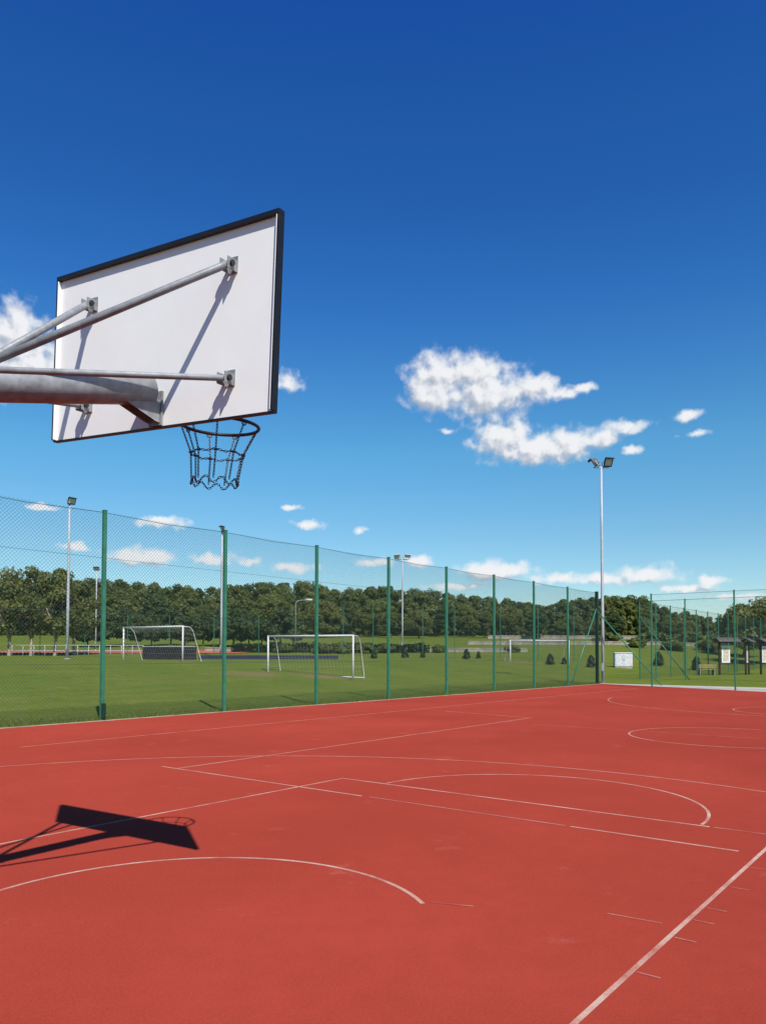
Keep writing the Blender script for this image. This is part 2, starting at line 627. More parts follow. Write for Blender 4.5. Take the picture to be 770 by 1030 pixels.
def ribbon_on_terrain(name, pts, halfw, mat, lift=0.02):
    vs, fs = [], []
    for i, (x, y) in enumerate(pts):
        a = Vector(pts[max(i - 1, 0)])
        b = Vector(pts[min(i + 1, len(pts) - 1)])
        t = (b - a).normalized()
        nn = Vector((-t.y, t.x))
        for k in range(5):
            s = (k / 2 - 1) * halfw
            X, Y = x + nn.x * s, y + nn.y * s
            vs.append((X, Y, float(terrain(X, Y)) + lift))
    for i in range(len(pts) - 1):
        for k in range(4):
            fs.append((i * 5 + k, i * 5 + k + 1, i * 5 + k + 6, i * 5 + k + 5))
    return link_mesh(name, np_mesh(name, vs, fs, mat))


tp = [at(x, 84 + 2 * math.sin(x * .01)).to_2d() for x in range(-120, 262, 12)]
tag(ribbon_on_terrain('running_track', tp, 4.2, M['track'], 0.06), kind='structure')


# ------------------------------------------------------------------ court markings
def strip(bm, pts, w, z=0.004):
    pts = [Vector((p[0], p[1])) for p in pts]
    L, Rr = [], []
    for i, p in enumerate(pts):
        a = pts[max(i - 1, 0)]
        b = pts[min(i + 1, len(pts) - 1)]
        t = (b - a).normalized()
        nn = Vector((-t.y, t.x)) * w / 2
        L.append(bm.verts.new((p.x + nn.x, p.y + nn.y, z)))
        Rr.append(bm.verts.new((p.x - nn.x, p.y - nn.y, z)))
    for i in range(len(pts) - 1):
        bm.faces.new((L[i], Rr[i], Rr[i + 1], L[i + 1]))


def arc(cx, cy, r, a0, a1, n=48):
    return [(cx + r * math.cos(math.radians(a0 + (a1 - a0) * i / n)), cy + r * math.sin(math.radians(a0 + (a1 - a0) * i / n))) for i in range(n + 1)]


LW = 0.030
b1 = MB()
zz = 0.0008
for i, pts in enumerate([
    [(-1.6, 2.45), (4.225, 2.45)], [(4.20, 2.425), (4.20, -1.88)], [(-1.6, -2.47), (4.15, -2.45)],
    arc(4.25, 0, 1.80, -90, 90), arc(-0.32, -0.22, 1.4725, -36, 150),
]):
    strip(b1.bm, pts, 0.029 if i == 2 else LW, zz + 0.00015 * i)
tag(b1.build('court_markings', M['line']), kind='structure')
worn = [
    [(3.3, 8.68), (32, 8.68)],
    [(3.42, 4.72), (14.0, 4.86)], [(3.42, 5.05), (3.42, 1.5)], [(3.44, -0.9), (3.44, -2.30)],
    arc(-0.15, 0.2, 6.9, 76, -19, 80),
    arc(12.4, -0.05, 1.8, 0, 360, 60), arc(24.9, 0, 6.75, 100, 250, 50), arc(20.6, 0, 1.8, 0, 360, 40),
    [(13.95, 4.9), (14.5, 7.7)],
]
ghost = [
    [(4.20, -1.92), (4.20, -2.42)], [(3.43, 1.4), (3.44, -0.85)],
    [(12.4, 4.0), (12.4, -12.0)], [(-1.6, 2.5), (-1.6, 8.6)], [(-1.6, 2.4), (-1.6, -7)], [(5.0, -4.27), (21.4, -4.27)],
    [(0.92, -1.10), (1.02, -1.36)], [(1.40, -2.05), (1.43, -2.36)],
] + [[(u, -2.485), (u, -2.60)] for u in (3.0, 2.41, 1.87, 1.6, 1.25, 0.67)]
for nm, lines_, mt, wd, z0 in (('worn_court_markings', worn, 'faint', 0.034, 0.0016), ('faded_court_markings', ghost, 'ghost', 0.028, 0.0021)):
    b2 = MB()
    for i, pts in enumerate(lines_):
        short = len(pts) == 2 and math.dist(pts[0], pts[1]) < 0.4
        strip(b2.bm, pts, 0.016 if short else wd, z0 + 0.00003 * i)
    tag(b2.build(nm, M[mt]), kind='structure')


# ------------------------------------------------------------------ chain-link fences
def wire_panel(p0, p1, z0, z1, pitch, r, name, parent, mat):
    """straight crossing diagonal wires filling the upright rectangle p0-p1, z0-z1"""
    p0, p1 = np.array(p0, float), np.array(p1, float)
    L = np.hypot(*(p1 - p0))
    t = (p1 - p0) / L
    nrm = np.array([-t[1], t[0]])
    Hh = z1 - z0
    segs = []
    for s0 in np.arange(-Hh, L + 1e-6, pitch):
        a, b = max(s0, 0), min(s0 + Hh, L)
        if b - a < 0.02:
            continue
        segs.append((a, a - s0, b, b - s0))
        segs.append((a, Hh - (a - s0), b, Hh - (b - s0)))
    segs = np.array(segs)
    m = len(segs)
    A = np.c_[p0[0] + t[0] * segs[:, 0], p0[1] + t[1] * segs[:, 0], z0 + segs[:, 1]]
    B = np.c_[p0[0] + t[0] * segs[:, 2], p0[1] + t[1] * segs[:, 2], z0 + segs[:, 3]]
    side = np.where(np.arange(m) % 2 == 0, 1, -1)[:, None] * r * 0.8
    n3 = np.array([nrm[0], nrm[1], 0.0])
    A += side * n3
    B += side * n3
    d = B - A
    d /= np.linalg.norm(d, axis=1)[:, None]
    e = np.cross(d, n3)
    vs = []
    for P in (A, B):
        for k in range(3):
            an = 2 * math.pi * k / 3
            vs.append(P + r * (math.cos(an) * n3[None] + math.sin(an) * e))
    vs = np.stack(vs, 1).reshape(-1, 3)
    base = np.arange(m)[:, None] * 6
    fs = np.concatenate([base + np.array([[k, (k + 1) % 3, 3 + (k + 1) % 3, 3 + k]]) for k in range(3)])
    return link_mesh(name, np_mesh(name, vs, fs, mat), parent)


def fence_post(x, y, z0, h, parent, mat, size=0.10):
    b = MB()
    b.box((x, y, z0 + h / 2 - 0.15), (size, size, h + 0.3), bev=0.012)
    o = b.build('post', mat, parent)
    c = MB()
    c.box((x, y, z0 + h + 0.012), (size + 0.012, size + 0.012, 0.024), bev=0.006)
    c.build('post_cap', mat, o)
    return o


FW, FU0, FS, FH = 12.388, 7.104, 3.657, 4.92
fence = empty('chain_link_fence', (0, 0, 0))
tag(fence, 'tall green chain-link fence with square posts along the left edge of the red court', 'fence')
us = [FU0 + FS * k for k in range(-4, 9)]
for i, u in enumerate(us):
    last = i == len(us) - 1
    o = fence_post(u, FW, -0.02, FH, fence, M['post_dark'] if last else M['post'], 0.15 if last else 0.086)
    if last:
        tag(o, 'dark almost black corner post')
# little lock box on the foot of one post
bb = MB()
bb.box((FU0 - 0.01, FW - 0.085, 0.22), (0.09, 0.06, 0.34), bev=0.01)
bb.build('junction_box', M['post_dark'], fence)
wire_panel((us[0], FW + 0.062), (us[-1], FW + 0.062), 0.03, FH - 0.04, 0.088, 0.0030, 'wire_mesh', fence, M['mesh'])
for zt in (0.06, 1.3, 2.5, 3.8, FH - 0.04):
    t_ = MB()
    for a, b in zip(us[:-1], us[1:]):
        sag = 0.0 if zt != FH - 0.04 else 0.05
        t_.tube([(a, FW + 0.062, zt), ((a + b) / 2, FW + 0.062, zt - sag), (b, FW + 0.062, zt)], 0.004 if sag == 0 else 0.007, 5)
    t_.build('tension_wire', M['mesh'], fence)
t_ = MB()
t_.tube([(us[-1], FW, 4.05), (us[-1] - 3.3, FW + 0.02, -0.05)], 0.035, 8)
t_.build('brace', M['post'], fence)
t_ = MB()
t_.tube([(us[-1], FW, 3.9), (us[-1] + 0.05, FW - 3.4, -0.05)], 0.035, 8)
t_.build('brace', M['post'], fence)

end = empty('chain_link_fence', (0, 0, 0))
tag(end, 'thin green chain-link fence crossing the far end of the red court beside the path', 'fence')
ws = [8.35, 4.72, 1.06, -2.6, -6.26, -9.9]
for w in ws:
    uu = 33.0 - 0.03 * (8.35 - w)
    fence_post(33.0, w, -0.02, 4.4, end, M['post'], 0.065)
wire_panel((33.06, ws[0]), (33.06, ws[-1]), 0.9, 4.36, 0.1, 0.0016, 'wire_mesh', end, M['mesh'])
t_ = MB()
t_.tube([(33.06, ws[0], 4.36), (33.06, ws[-1], 4.36)], 0.008, 5)
t_.tube([(33.06, ws[0], 2.6), (33.06, ws[-1], 2.6)], 0.004, 5)
t_.build('tension_wire', M['mesh'], end)

second = empty('chain_link_fence', (0, 0, 0))
tag(second, 'green wire fence with many thin posts round the next pitch beyond the path', 'fence')
sec_pts = [(45.7 + 3.1 * k, 13.4) for k in range(14)] + [(45.7, 13.4 - 2.83 * k) for k in range(1, 7)]
for (x, y) in sec_pts:
    fence_post(x, y, float(terrain(x, y)), 5.0, second, M['post'], 0.07)
wire_panel((45.7, 13.46), (45.7 + 3.1 * 13, 13.46), 0.05, 4.95, 0.16, 0.0022, 'wire_mesh', second, M['mesh'])
wire_panel((45.64, 13.4), (45.64, 13.4 - 17), 0.05, 4.95, 0.16, 0.0022, 'wire_mesh', second, M['mesh'])
t_ = MB()
t_.tube([(45.7, 13.46, 4.95), (45.7 + 3.1 * 13, 13.46, 4.95)], 0.012, 5)
t_.tube([(45.64, 13.4, 4.95), (45.64, -3.6, 4.95)], 0.012, 5)
t_.tube([(45.64, 13.4, 2.5), (45.64, -3.6, 2.5)], 0.012, 5)
t_.build('tension_wire', M['mesh'], second)
t_ = MB()
t_.tube([(45.7, 13.4, 4.0), (45.9, 10.4, 0.0)], 0.035, 8)
t_.build('brace', M['post'], second)

# thin ball-stop posts far behind the field
stop = empty('ball_stop_fence', (0, 0, 0))
tag(stop, 'distant ball-stop fence of thin green posts behind the goals before the wood', 'fence')
for px in (40, 85, 128, 170, 215, 260, 345, 375, 425, 457, 503, 541, 577):
    p = at(px, 76 if px < 300 else 72)
    hgt = 4.0 if px < 300 else 4.8
    fence_post(p.x, p.y, p.z, hgt, stop, M['post'], 0.06)

# ------------------------------------------------------------------ basketball hoop
C0 = Vector((-0.5077, -0.2313, 3.3005))
BAZ, BTILT, BROLL = 0.11163, 0.02068, 0.05692
BW, BH, BD = 1.752, 1.012, 0.044
n_ = Vector((math.cos(BAZ), math.sin(BAZ), 0))
l_ = Vector((-math.sin(BAZ), math.cos(BAZ), 0))
z_ = Vector((0, 0, 1))
n_, z_ = n_ * math.cos(BTILT) + z_ * math.sin(BTILT), z_ * math.cos(BTILT) - n_ * math.sin(BTILT)
l_, z_ = l_ * math.cos(BROLL) + z_ * math.sin(BROLL), z_ * math.cos(BROLL) - l_ * math.sin(BROLL)
BROT = Matrix((n_, l_, z_)).transposed()


def bp(a, l, z):
    """point in the board's own frame: a = towards the court, l = left, z = up"""
    return C0 + n_ * a + l_ * l + z_ * z


hoop = empty('basketball_hoop', (-3.05, -0.15, 0))
tag(hoop, 'basketball hoop seen from behind with white backboard, steel arm and chain net', 'basketball hoop')
HL = hoop.location.copy()


def hpart(mb, name, mat, parent=None):
    o = mb.build(name, mat, parent or hoop)
    if parent is None:
        o.location = -HL
    return o


b = MB()
b.box(bp(BD / 2 - 0.009, 0, 0), (0.018, BW - 0.012, BH - 0.012), BROT, 0.002)
panel = hpart(b, 'backboard', M['board'])
fr = MB()       # outer black shell of the frame
tk = 0.012
for s in (1, -1):
    th = 0.024 if s > 0 else 0.009
    dp_ = BD if s > 0 else 0.032
    fr.box(bp(0.002 + (BD - dp_) / 2, 0, s * (BH / 2 - th / 2)), (dp_, BW, th), BROT, 0.002)
    fr.box(bp(0.002, s * (BW / 2 - tk / 2), -0.0075), (BD, tk, BH - 0.0345), BROT, 0.002)
fro = hpart(fr, 'board_frame', M['black'], panel)
for s in (1, -1):   # painted inner lips
    inn = MB()
    inn.box(bp(-0.004, s * (BW / 2 - tk - 0.0035), -0.0075), (BD - 0.012, 0.005, BH - 0.042), BROT, 0.001)
    hpart(inn, 'frame_lip', M['board'], panel)

# arm tube, swinging slightly against the board
A0 = bp(-0.03, -0.03, -0.30)
ad = (-n_ * math.cos(0.2) + l_ * math.sin(0.2) + Vector((0, 0, -0.215))).normalized()
armlen = 2.35
AE = A0 + ad * armlen
b = MB()
b.tube([A0 + ad * 0.02, A0 + ad * 0.6, A0 + ad * 1.4, AE, AE + ad * 0.22 + Vector((0, 0, -0.08)), AE + ad * 0.36 + Vector((0, 0, -0.28)),
        AE + ad * 0.40 + Vector((0, 0, -0.6))], [0.080, 0.082, 0.084, 0.085, 0.085, 0.085, 0.085], 28)
hpart(b, 'arm', M['galv'])
PB = AE + ad * 0.40
b = MB()
b.tube([(PB.x, PB.y, -0.05), (PB.x, PB.y, 1.2), (PB.x, PB.y, AE.z - 0.55)], 0.088, 28)
pole = hpart(b, 'pole', M['galv'])
b = MB()
b.box((PB.x, PB.y, 0.012), (0.36, 0.36, 0.02), bev=0.004)
for sx in (-1, 1):
    for sy in (-1, 1):
        b.tube([(PB.x + sx * .14, PB.y + sy * .14, 0.02), (PB.x + sx * .14, PB.y + sy * .14, 0.06)], 0.013, 6)
hpart(b, 'base_plate', M['galv'], pole)

# gusset and mounting plate under the arm end
b = MB()
b.box(bp(-0.010, -0.035, -0.40), (0.012, 0.10, 0.19), BROT, 0.002)
mp = hpart(b, 'mounting_plate', M['galv'])
b = MB()
for dl in (-0.075, 0.005):
    P0 = bp(-0.018, dl, -0.355)
    b.prism([P0, P0 + z_ * (-0.125), P0 + z_ * (-0.122) - n_ * 0.03, A0 + ad * 0.20 + Vector((0, 0, -0.062)) + l_ * (dl + 0.035), A0 + ad * 0.06 + Vector((0, 0, -0.05)) + l_ * (dl + 0.035)], l_ * 0.006)
hpart(b, 'gusset', M['galv'], mp)

# four struts with brackets
BR = [(0.54, 0.272, 1.0, 0.03, 0.05), (-0.562, 0.280, 1.0, 0.045, 0.0), (-0.571, -0.308, 1.5, 0.05, -0.09), (0.558, -0.325, 1.5, 0.05, 0.09)]
for (l, z, t, dz, side) in BR:
    b = MB()
    b.box(bp(0.006, l, z + 0.012), (0.012, 0.062, 0.088), BROT, 0.002)
    b.box(bp(-0.034, l + 0.026, z), (0.07, 0.006, 0.06), BROT, 0.002)
    b.box(bp(-0.034, l - 0.026, z), (0.07, 0.006, 0.06), BROT, 0.002)
    bk = hpart(b, 'bracket', M['galv'])
    b = MB()
    b.tube([bp(-0.045, l + 0.042, z), bp(-0.045, l - 0.042, z)], 0.010, 8)
    b.tube([bp(-0.045, l + 0.034, z), bp(-0.045, l + 0.044, z)], 0.016, 6)
    b.tube([bp(-0.045, l - 0.044, z), bp(-0.045, l - 0.034, z)], 0.016, 6)
    hpart(b, 'bolt', M['lamp'], bk)
    e = A0 + ad * t + Vector((0, 0, dz)) + l_ * side
    b = MB()
    rr = 0.0155 if z < 0 else 0.0195
    s = bp(-0.045, l, z)
    dv = (e - s).normalized()
    b.tube([s - dv * 0.012, s + dv * 0.05, e], [rr * .92, rr, rr], 16)
    hpart(b, 'strut', M['galv'])
for t in (1.02, 1.5):
    b = MB()
    c = A0 + ad * t
    ax = ad.cross(Vector((0, 0, 1))).normalized()
    b.ring(c, ax, ax.cross(ad), 0.088, 0.012, 32, 8)
    hpart(b, 'clamp', M['galv'])

# rim and chain net
RC = bp(0.47, -0.06, -0.385)
b = MB()
b.ring(RC, n_, l_, 0.232, 0.0100, 56, 10)
rim = hpart(b, 'rim', M['rim'])
b = MB()
b.box(bp(BD / 2 + 0.008, -0.06, -0.40), (0.012, 0.16, 0.15), BROT, 0.003)
b.box(bp(0.14, -0.06, -0.385), (0.21, 0.11, 0.01), BROT, 0.003)
for s in (-1, 1):
    b.tube([bp(BD / 2 + 0.01, -0.06 + s * 0.07, -0.385), bp(0.34, -0.06 + s * 0.18, -0.385)], 0.009, 8)
hpart(b, 'rim_mount', M['rim'], rim)
net = MB()
_flip = [0]


def chain(pts):
    """small welded links along a path"""
    pts = [Vector(p) for p in pts]
    cum = [0]
    for a, c in zip(pts[:-1], pts[1:]):
        cum.append(cum[-1] + (c - a).length)
    nl = max(2, int(cum[-1] / 0.017))
    for i in range(nl):
        s = (i + .5) / nl * cum[-1]
        k = max(j for j in range(len(cum) - 1) if cum[j] <= s)
        a, c = pts[k], pts[k + 1]
        t = (c - a).normalized()
        p = a + t * (s - cum[k])
        ref = Vector((0, 0, 1)) if abs(t.z) < 0.8 else n_
        u = t.cross(ref).normalized()
        w = t.cross(u)
        ay = (u if _flip[0] % 2 else w)
        _flip[0] += 1
        net.ring(p, t, ay, 0.0120, 0.0023, 8, 5, 0.5)


KS = 9
ang = [2 * math.pi * (i + .5) / KS for i in range(KS)]
sw = l_ * 0.035


def npnt(a, r, dz):
    return RC + (n_ * math.cos(a) + l_ * math.sin(a)) * r - Vector((0, 0, dz)) + sw * (dz / 0.3)


for a in ang:
    chain([npnt(a, 0.232, 0.012), npnt(a, 0.158, 0.175)])
    chain([npnt(a, 0.158, 0.175), npnt(a, 0.140, 0.335)])
    net.ring(npnt(a, 0.158, 0.175), n_, l_, 0.011, 0.004, 10, 5)
    net.ring(npnt(a, 0.232, 0.01), z_, n_ * math.sin(a) - l_ * math.cos(a), 0.016, 0.004, 10, 5)
chain([npnt(2 * math.pi * i / 40, 0.158, 0.175 + 0.006 * math.cos(KS * 2 * math.pi * i / 40)) for i in range(41)])
chain([npnt(2 * math.pi * i / 64, 0.140, 0.345 - 0.018 * math.cos(KS * 2 * math.pi * i / 64)) for i in range(65)])
hpart(net, 'chain_net', M['chain'])


# ------------------------------------------------------------------ floodlight masts and lamps
def flood_head(c, aim, w, h, parent, pale=False):
    """housing with a glass front looking along aim, carried on a yoke"""
    aim = Vector(aim).normalized()
    ax = aim.cross(Vector((0, 0, 1))).normalized()
    up = ax.cross(aim)
    R = Matrix((aim, ax, up)).transposed()
    c = Vector(c)
    b = MB()
    d = h * 0.55
    P = lambda a, x, y: c + aim * a + ax * x + up * y
    fr_ = [P(d / 2, -w / 2, -h / 2), P(d / 2, w / 2, -h / 2), P(d / 2, w / 2, h / 2), P(d / 2, -w / 2, h / 2)]
    bk_ = [P(-d / 2, -w * .28, -h * .28), P(-d / 2, w * .28, -h * .28), P(-d / 2, w * .28, h * .30), P(-d / 2, -w * .28, h * .30)]
    vs = [b.bm.verts.new(q) for q in fr_ + bk_]
    for f in ((0, 1, 2, 3), (7, 6, 5, 4), (0, 4, 5, 1), (1, 5, 6, 2), (2, 6, 7, 3), (3, 7, 4, 0)):
        b.bm.faces.new([vs[k] for k in f])
    for s in (-1, 1):
        b.box(P(d / 2 + 0.012, 0, s * (h / 2 - 0.015)), (0.04, w + 0.02, 0.05), R)
        b.box(P(d / 2 + 0.012, s * (w / 2 - 0.01), 0), (0.04, 0.045, h - 0.085), R)
    b.box(P(d / 2 + 0.09, 0, h / 2 + 0.022), (0.22, w, 0.02), R)
    hd = b.build('lamp_head', M['lamp_pale'] if pale else M['lamp'], parent)
    g = MB()
    g.box(P(d / 2 + 0.006, 0, 0), (0.02, w - 0.07, h - 0.09), R)
    g.build('lamp_glass', M['glass'], hd)
    y = MB()
    for s in (-1, 1):
        y.box(P(-0.02, s * (w / 2 + 0.025), -h * 0.28), (0.05, 0.015, h * 0.62), R)
    y.box(P(-0.02, 0, -h * 0.6), (0.06, w + 0.07, 0.03), R)
    y.build('yoke', M['galv_old'], hd)
    return hd


def mast(px, depth, height, r0, r1, heads, label, pale=False, cross=0.0):
    p = at(px, depth)
    e = empty('floodlight_mast', p)
    tag(e, label, 'floodlight')
    b = MB()
    b.tube([(0, 0, -0.2), (0, 0, height * 0.35), (0, 0, height * 0.7), (0, 0, height)], [r0, r0 * .85 + r1 * .15, (r0 + r1) / 2, r1], 16)
    po = b.build('pole', M['galv_old'], e)
    b = MB()
    b.tube([(0, 0, -0.05), (0, 0, 0.03)], r0 * 2.1, 16)
    b.build('base_flange', M['galv_old'], po)
    b = MB()
    b.box((0, 0, 0.9), (r0 * 2.2, r0 * 1.1, 0.42), bev=0.01)
    b.build('access_box', M['galv_old'], po)
    if cross:
        b = MB()
        b.tube([tuple(-rgt * cross - Vector((0, 0, -height + 0.05))), tuple(rgt * cross + Vector((0, 0, height - 0.05)))], 0.04, 8)
        b.build('crossbar', M['galv_old'], e)
    for (off, aim, w, h) in heads:
        flood_head(rgt * off[0] + Vector((0, 0, height + off[1])), aim, w, h, e, pale)
    return e


toc = Vector((-F2[0], -F2[1], 0))
mast(606, 41.3, 11.75, 0.085, 0.05, [((-0.30, 0.26), Vector((-0.25, 0.85, -0.55)), 0.45, 0.46), ((0.33, 0.27), toc * 0.8 + rgt * 0.2 + Vector((0, 0, -0.42)), 0.46, 0.46)],
     'tallest grey floodlight mast with two dark lamp heads by the dark corner fence post', cross=0.42)
mast(67.5, 57.0, 11.6, 0.11, 0.065, [((0.08, 0.22), toc * .5 + rgt * .8 + Vector((0, 0, -0.3)), 0.62, 0.48)],
     'grey floodlight mast with one dark lamp head left of the nearest fence post', cross=0.15)
mast(222.2, 71.0, 11.7, 0.11, 0.08, [((0.1, 0.25), toc * .3 - rgt * .8 + Vector((0, 0, -0.3)), 0.75, 0.5)],
     'pale floodlight mast rising directly behind the second visible fence post', cross=0.2)
mast(404.5, 90.0, 10.8, 0.10, 0.065, [((-0.55, 0.3), toc - rgt * .4 + Vector((0, 0, -0.3)), 0.8, 0.55), ((0.5, 0.3), toc + rgt * .5 + Vector((0, 0, -0.3)), 0.8, 0.55)],
     'distant grey floodlight mast with two pale lamp heads against the wood', pale=True, cross=0.7)
mast(96, 92.0, 9.6, 0.085, 0.06, [((0.0, 0.2), toc + Vector((0, 0, -0.4)), 0.7, 0.4)],
     'small distant floodlight mast just left of the nearest fence post', cross=0.2)
lp = at(297, 100)
e = empty('street_lamp', lp)
tag(e, 'thin street lamp with white head in front of the wood above the middle goal', 'street lamp')
b = MB()
b.tube([(0, 0, -.2), (0, 0, 5.8), tuple(rgt * .3 + Vector((0, 0, 6.15))), tuple(rgt * 1.4 + Vector((0, 0, 6.25)))], [.05, .04, .035, .03], 8)
b.build('pole', M['galv_old'], e)
b = MB()
b.box(rgt * 1.7 + Vector((0, 0, 6.27)), (0.9, 0.45, 0.2), bev=0.06)
b.box(rgt * 1.7 + Vector((0, 0, 6.15)), (0.6, 0.3, 0.06))
b.build('lamp_head', M['lamp_pale'], e)


# ------------------------------------------------------------------ football goals
def goal(pa, pb, h, r, label, back=1.6):
    pa, pb = Vector(pa), Vector(pb)
    pa.z = pb.z = (pa.z + pb.z) / 2
    e = empty('football_goal', pa)
    tag(e, label, 'goal')
    d = pb - pa
    t = d.normalized()
    bk = Vector((-t.y, t.x, 0))
    if bk.dot(fwd) < 0:
        bk = -bk
    O = Vector((0, 0, 0))
    for q in (O, d):
        b = MB()
        b.tube([q - Vector((0, 0, .4)), q + Vector((0, 0, h + r * .9))], r, 12)
        b.build('goalpost', M['goal'], e)
        b = MB()
        b.tube([q + Vector((0, 0, h)), q + bk * 0.55 + Vector((0, 0, h - 0.03)), q + bk * 0.8 + Vector((0, 0, h - .25)), q + bk * back, q + bk * (back + .02) + Vector((0, 0, -.35))], r * .55, 8)
        b.build('back_stay', M['goal'], e)
    b = MB()
    b.tube([Vector((0, 0, h)), d + Vector((0, 0, h))], r * .98, 12)
    b.build('crossbar', M['goal'], e)
    b = MB()
    b.tube([bk * back + Vector((0, 0, .02)), d + bk * back + Vector((0, 0, -.1))], r * .5, 8)
    b.build('ground_bar', M['goal'], e)
    nb = MB()
    L = d.length
    prof = [Vector((0, 0, h)), bk * 0.55 + Vector((0, 0, h - .03)), bk * 0.8 + Vector((0, 0, h - .25)), bk * back + Vector((0, 0, 0.03))]
    for i in range(int(L / .2) + 1):
        s = t * min(i * .2, L)
        nb.tube([s + q for q in prof], 0.004, 3, cap=False)
    for i in range(1, 12):
        f = i / 12 * 3
        k = min(int(f), 2)
        q = prof[k].lerp(prof[k + 1], f - k)
        nb.tube([q, q + d * 0.5 + Vector((0, 0, -0.03)), q + d], 0.004, 3, cap=False)
    for q in (O, d):
        for i in range(1, 9):
            z = h * i / 9
            xb = 0.8 + (back - .8) * (1 - z / (h - .25)) if z < h - .25 else .7
            nb.tube([q + Vector((0, 0, z)), q + bk * xb + Vector((0, 0, z))], 0.004, 3, cap=False)
    nb.build('net', M['net'], e)
    return e


goal(at(124, 46.5), at(183.6, 44.0), 2.0, 0.045, 'left white football goal in front of the black barrier', 1.5)
goal(at(269.5, 39.6), at(355, 37.7), 2.0, 0.045, 'middle white football goal, nearest and largest of the three', 1.3)
goal(at(513, 66.5), at(572, 67.5), 2.0, 0.05, 'right white football goal, smallest and farthest, near the corner fence posts', 1.5)

# ------------------------------------------------------------------ barriers, walls and rails across the field
def long_wall(name, xs, depth, h, thick, mat, label, cat, cap=None, dz=0.0, seg_m=None):
    """a low wall following the ground between screen columns at one distance"""
    pts = [at(x, depth) for x in xs]
    e = empty(name, pts[0])
    tag(e, label, cat)
    O = pts[0]
    b = MB()
    c = MB()
    for a, q in zip(pts[:-1], pts[1:]):
        d = q - a
        yaw = math.atan2(d.y, d.x)
        pitch = -math.atan2(d.z, d.to_2d().length)
        R = (Matrix.Rotation(yaw, 3, 'Z') @ Matrix.Rotation(pitch, 3, 'Y'))
        m = (a + q) / 2 - O
        b.box(m + Vector((0, 0, h / 2 - 0.15 + dz)), (d.length * 0.992, thick, h + 0.3), R, min(0.02, thick / 5))
        if cap:
            c.box(m + Vector((0, 0, h + cap / 2 + 0.003 + dz)), (d.length * 0.985, thick + 0.1, cap), R, 0.01)
    b.build('panel' if cat == 'barrier' else 'masonry', mat, e)
    if cap:
        c.build('coping', M['stone'] if cat != 'barrier' else M['galv_old'], e)
    else:
        c.bm.free()
    return e


bar = long_wall('barrier', [144, 160, 178, 197], 53, 0.86, 0.35, M['darkmat'], 'long black covered barrier standing behind the left goal', 'barrier', cap=0.05)
long_wall('barrier', list(range(200, 341, 14)), 58, 0.30, 0.2, M['bluemat'], 'very low dark blue barrier on the grass behind the middle goal', 'barrier')
long_wall('stone_wall', list(range(206, 541, 12)), 88, 0.35, 0.4, M['stone'], 'nearest low pale stone wall across the field edge behind the goals', 'wall', cap=0.1)
long_wall('stone_wall', list(range(470, 721, 14)), 112, 0.4, 0.4, M['stone'], 'middle low pale stone terrace wall on the slope behind the right goal', 'wall', cap=0.12)
long_wall('stone_wall', list(range(490, 701, 14)), 140, 0.5, 0.4, M['stone'], 'highest pale stone terrace wall at the foot of the wood', 'wall', cap=0.12)
# rail along the track
e = empty('metal_railing', at(12, 72))
tag(e, 'long grey metal railing beside the red running track on the left', 'railing')
O = e.location.copy()
xs = list(range(12, 150, 11))
for z in (1.05, 0.55):
    b = MB()
    b.tube([at(x, 72) - O + Vector((0, 0, z)) for x in xs], 0.03, 8)
    b.build('rail', M['galv_old'], e)
for x in xs:
    a = at(x, 72) - O
    b = MB()
    b.tube([a - Vector((0, 0, .1)), a + Vector((0, 0, 1.07))], 0.028, 8)
    b.build('post', M['galv_old'], e)


# ------------------------------------------------------------------ trees
def leaf_quads(cent, nrm, size, stretch=1.5):
    n = len(cent)
    a = rng.normal(size=(n, 3))
    t1 = np.cross(nrm, a)
    t1 /= np.linalg.norm(t1, axis=1)[:, None] + 1e-9
    t2 = np.cross(nrm, t1)
    sz = size * rng.uniform(0.6, 1.35, (n, 1))
    v = np.stack([cent - t1 * sz * stretch / 2, cent + t2 * sz / 2 + nrm * sz * .12, cent + t1 * sz * stretch / 2, cent - t2 * sz / 2 + nrm * sz * .12], 1)
    return v.reshape(-1, 3), np.arange(n * 4).reshape(n, 4)


def crown_points(h0, h1, rad, nclump, nleaf, flat=1.0, peak=0.45):
    """leaf centres in uneven clumps filling a crown between heights h0 and h1"""
    cs = []
    for i in range(nclump):
        f = (i + rng.uniform(0, 1)) / nclump
        hz = h0 + (h1 - h0) * f
        prof = math.sin(math.pi * min(max(f, 0.02), 0.98) ** (0.75 if peak < .5 else 1.2)) ** 0.6
        rr = rad * prof * math.sqrt(rng.uniform(0.1, 1)) * 0.85
        an = rng.uniform(0, 2 * math.pi)
        cs.append((rr * math.cos(an), rr * math.sin(an), hz, rad * rng.uniform(0.18, 0.40)))
    cs = np.array(cs)
    k_ = (h1 - h0) / max((cs[:, 2] + cs[:, 3] * .72 * flat).max() - h0, .1)
    cs[:, 2] = h0 + (cs[:, 2] - h0) * k_
    pk = rng.integers(0, nclump, nleaf)
    d = rng.normal(size=(nleaf, 3))
    d /= np.linalg.norm(d, axis=1)[:, None]
    rr = rng.uniform(0.35, 1.05, (nleaf, 1)) ** 0.6
    p = cs[pk, :3] + d * rr * cs[pk, 3:4] * np.array([1, 1, 0.72 * flat])
    nr = d + rng.normal(size=(nleaf, 3)) * 0.6 + np.array([0, 0, .35])
    nr /= np.linalg.norm(nr, axis=1)[:, None]
    ct = rng.uniform(0, 1, nclump)
    tint = np.clip(ct[pk] * 0.6 + rng.uniform(0, 0.4, nleaf), 0, 1)
    return p, nr, tint, cs


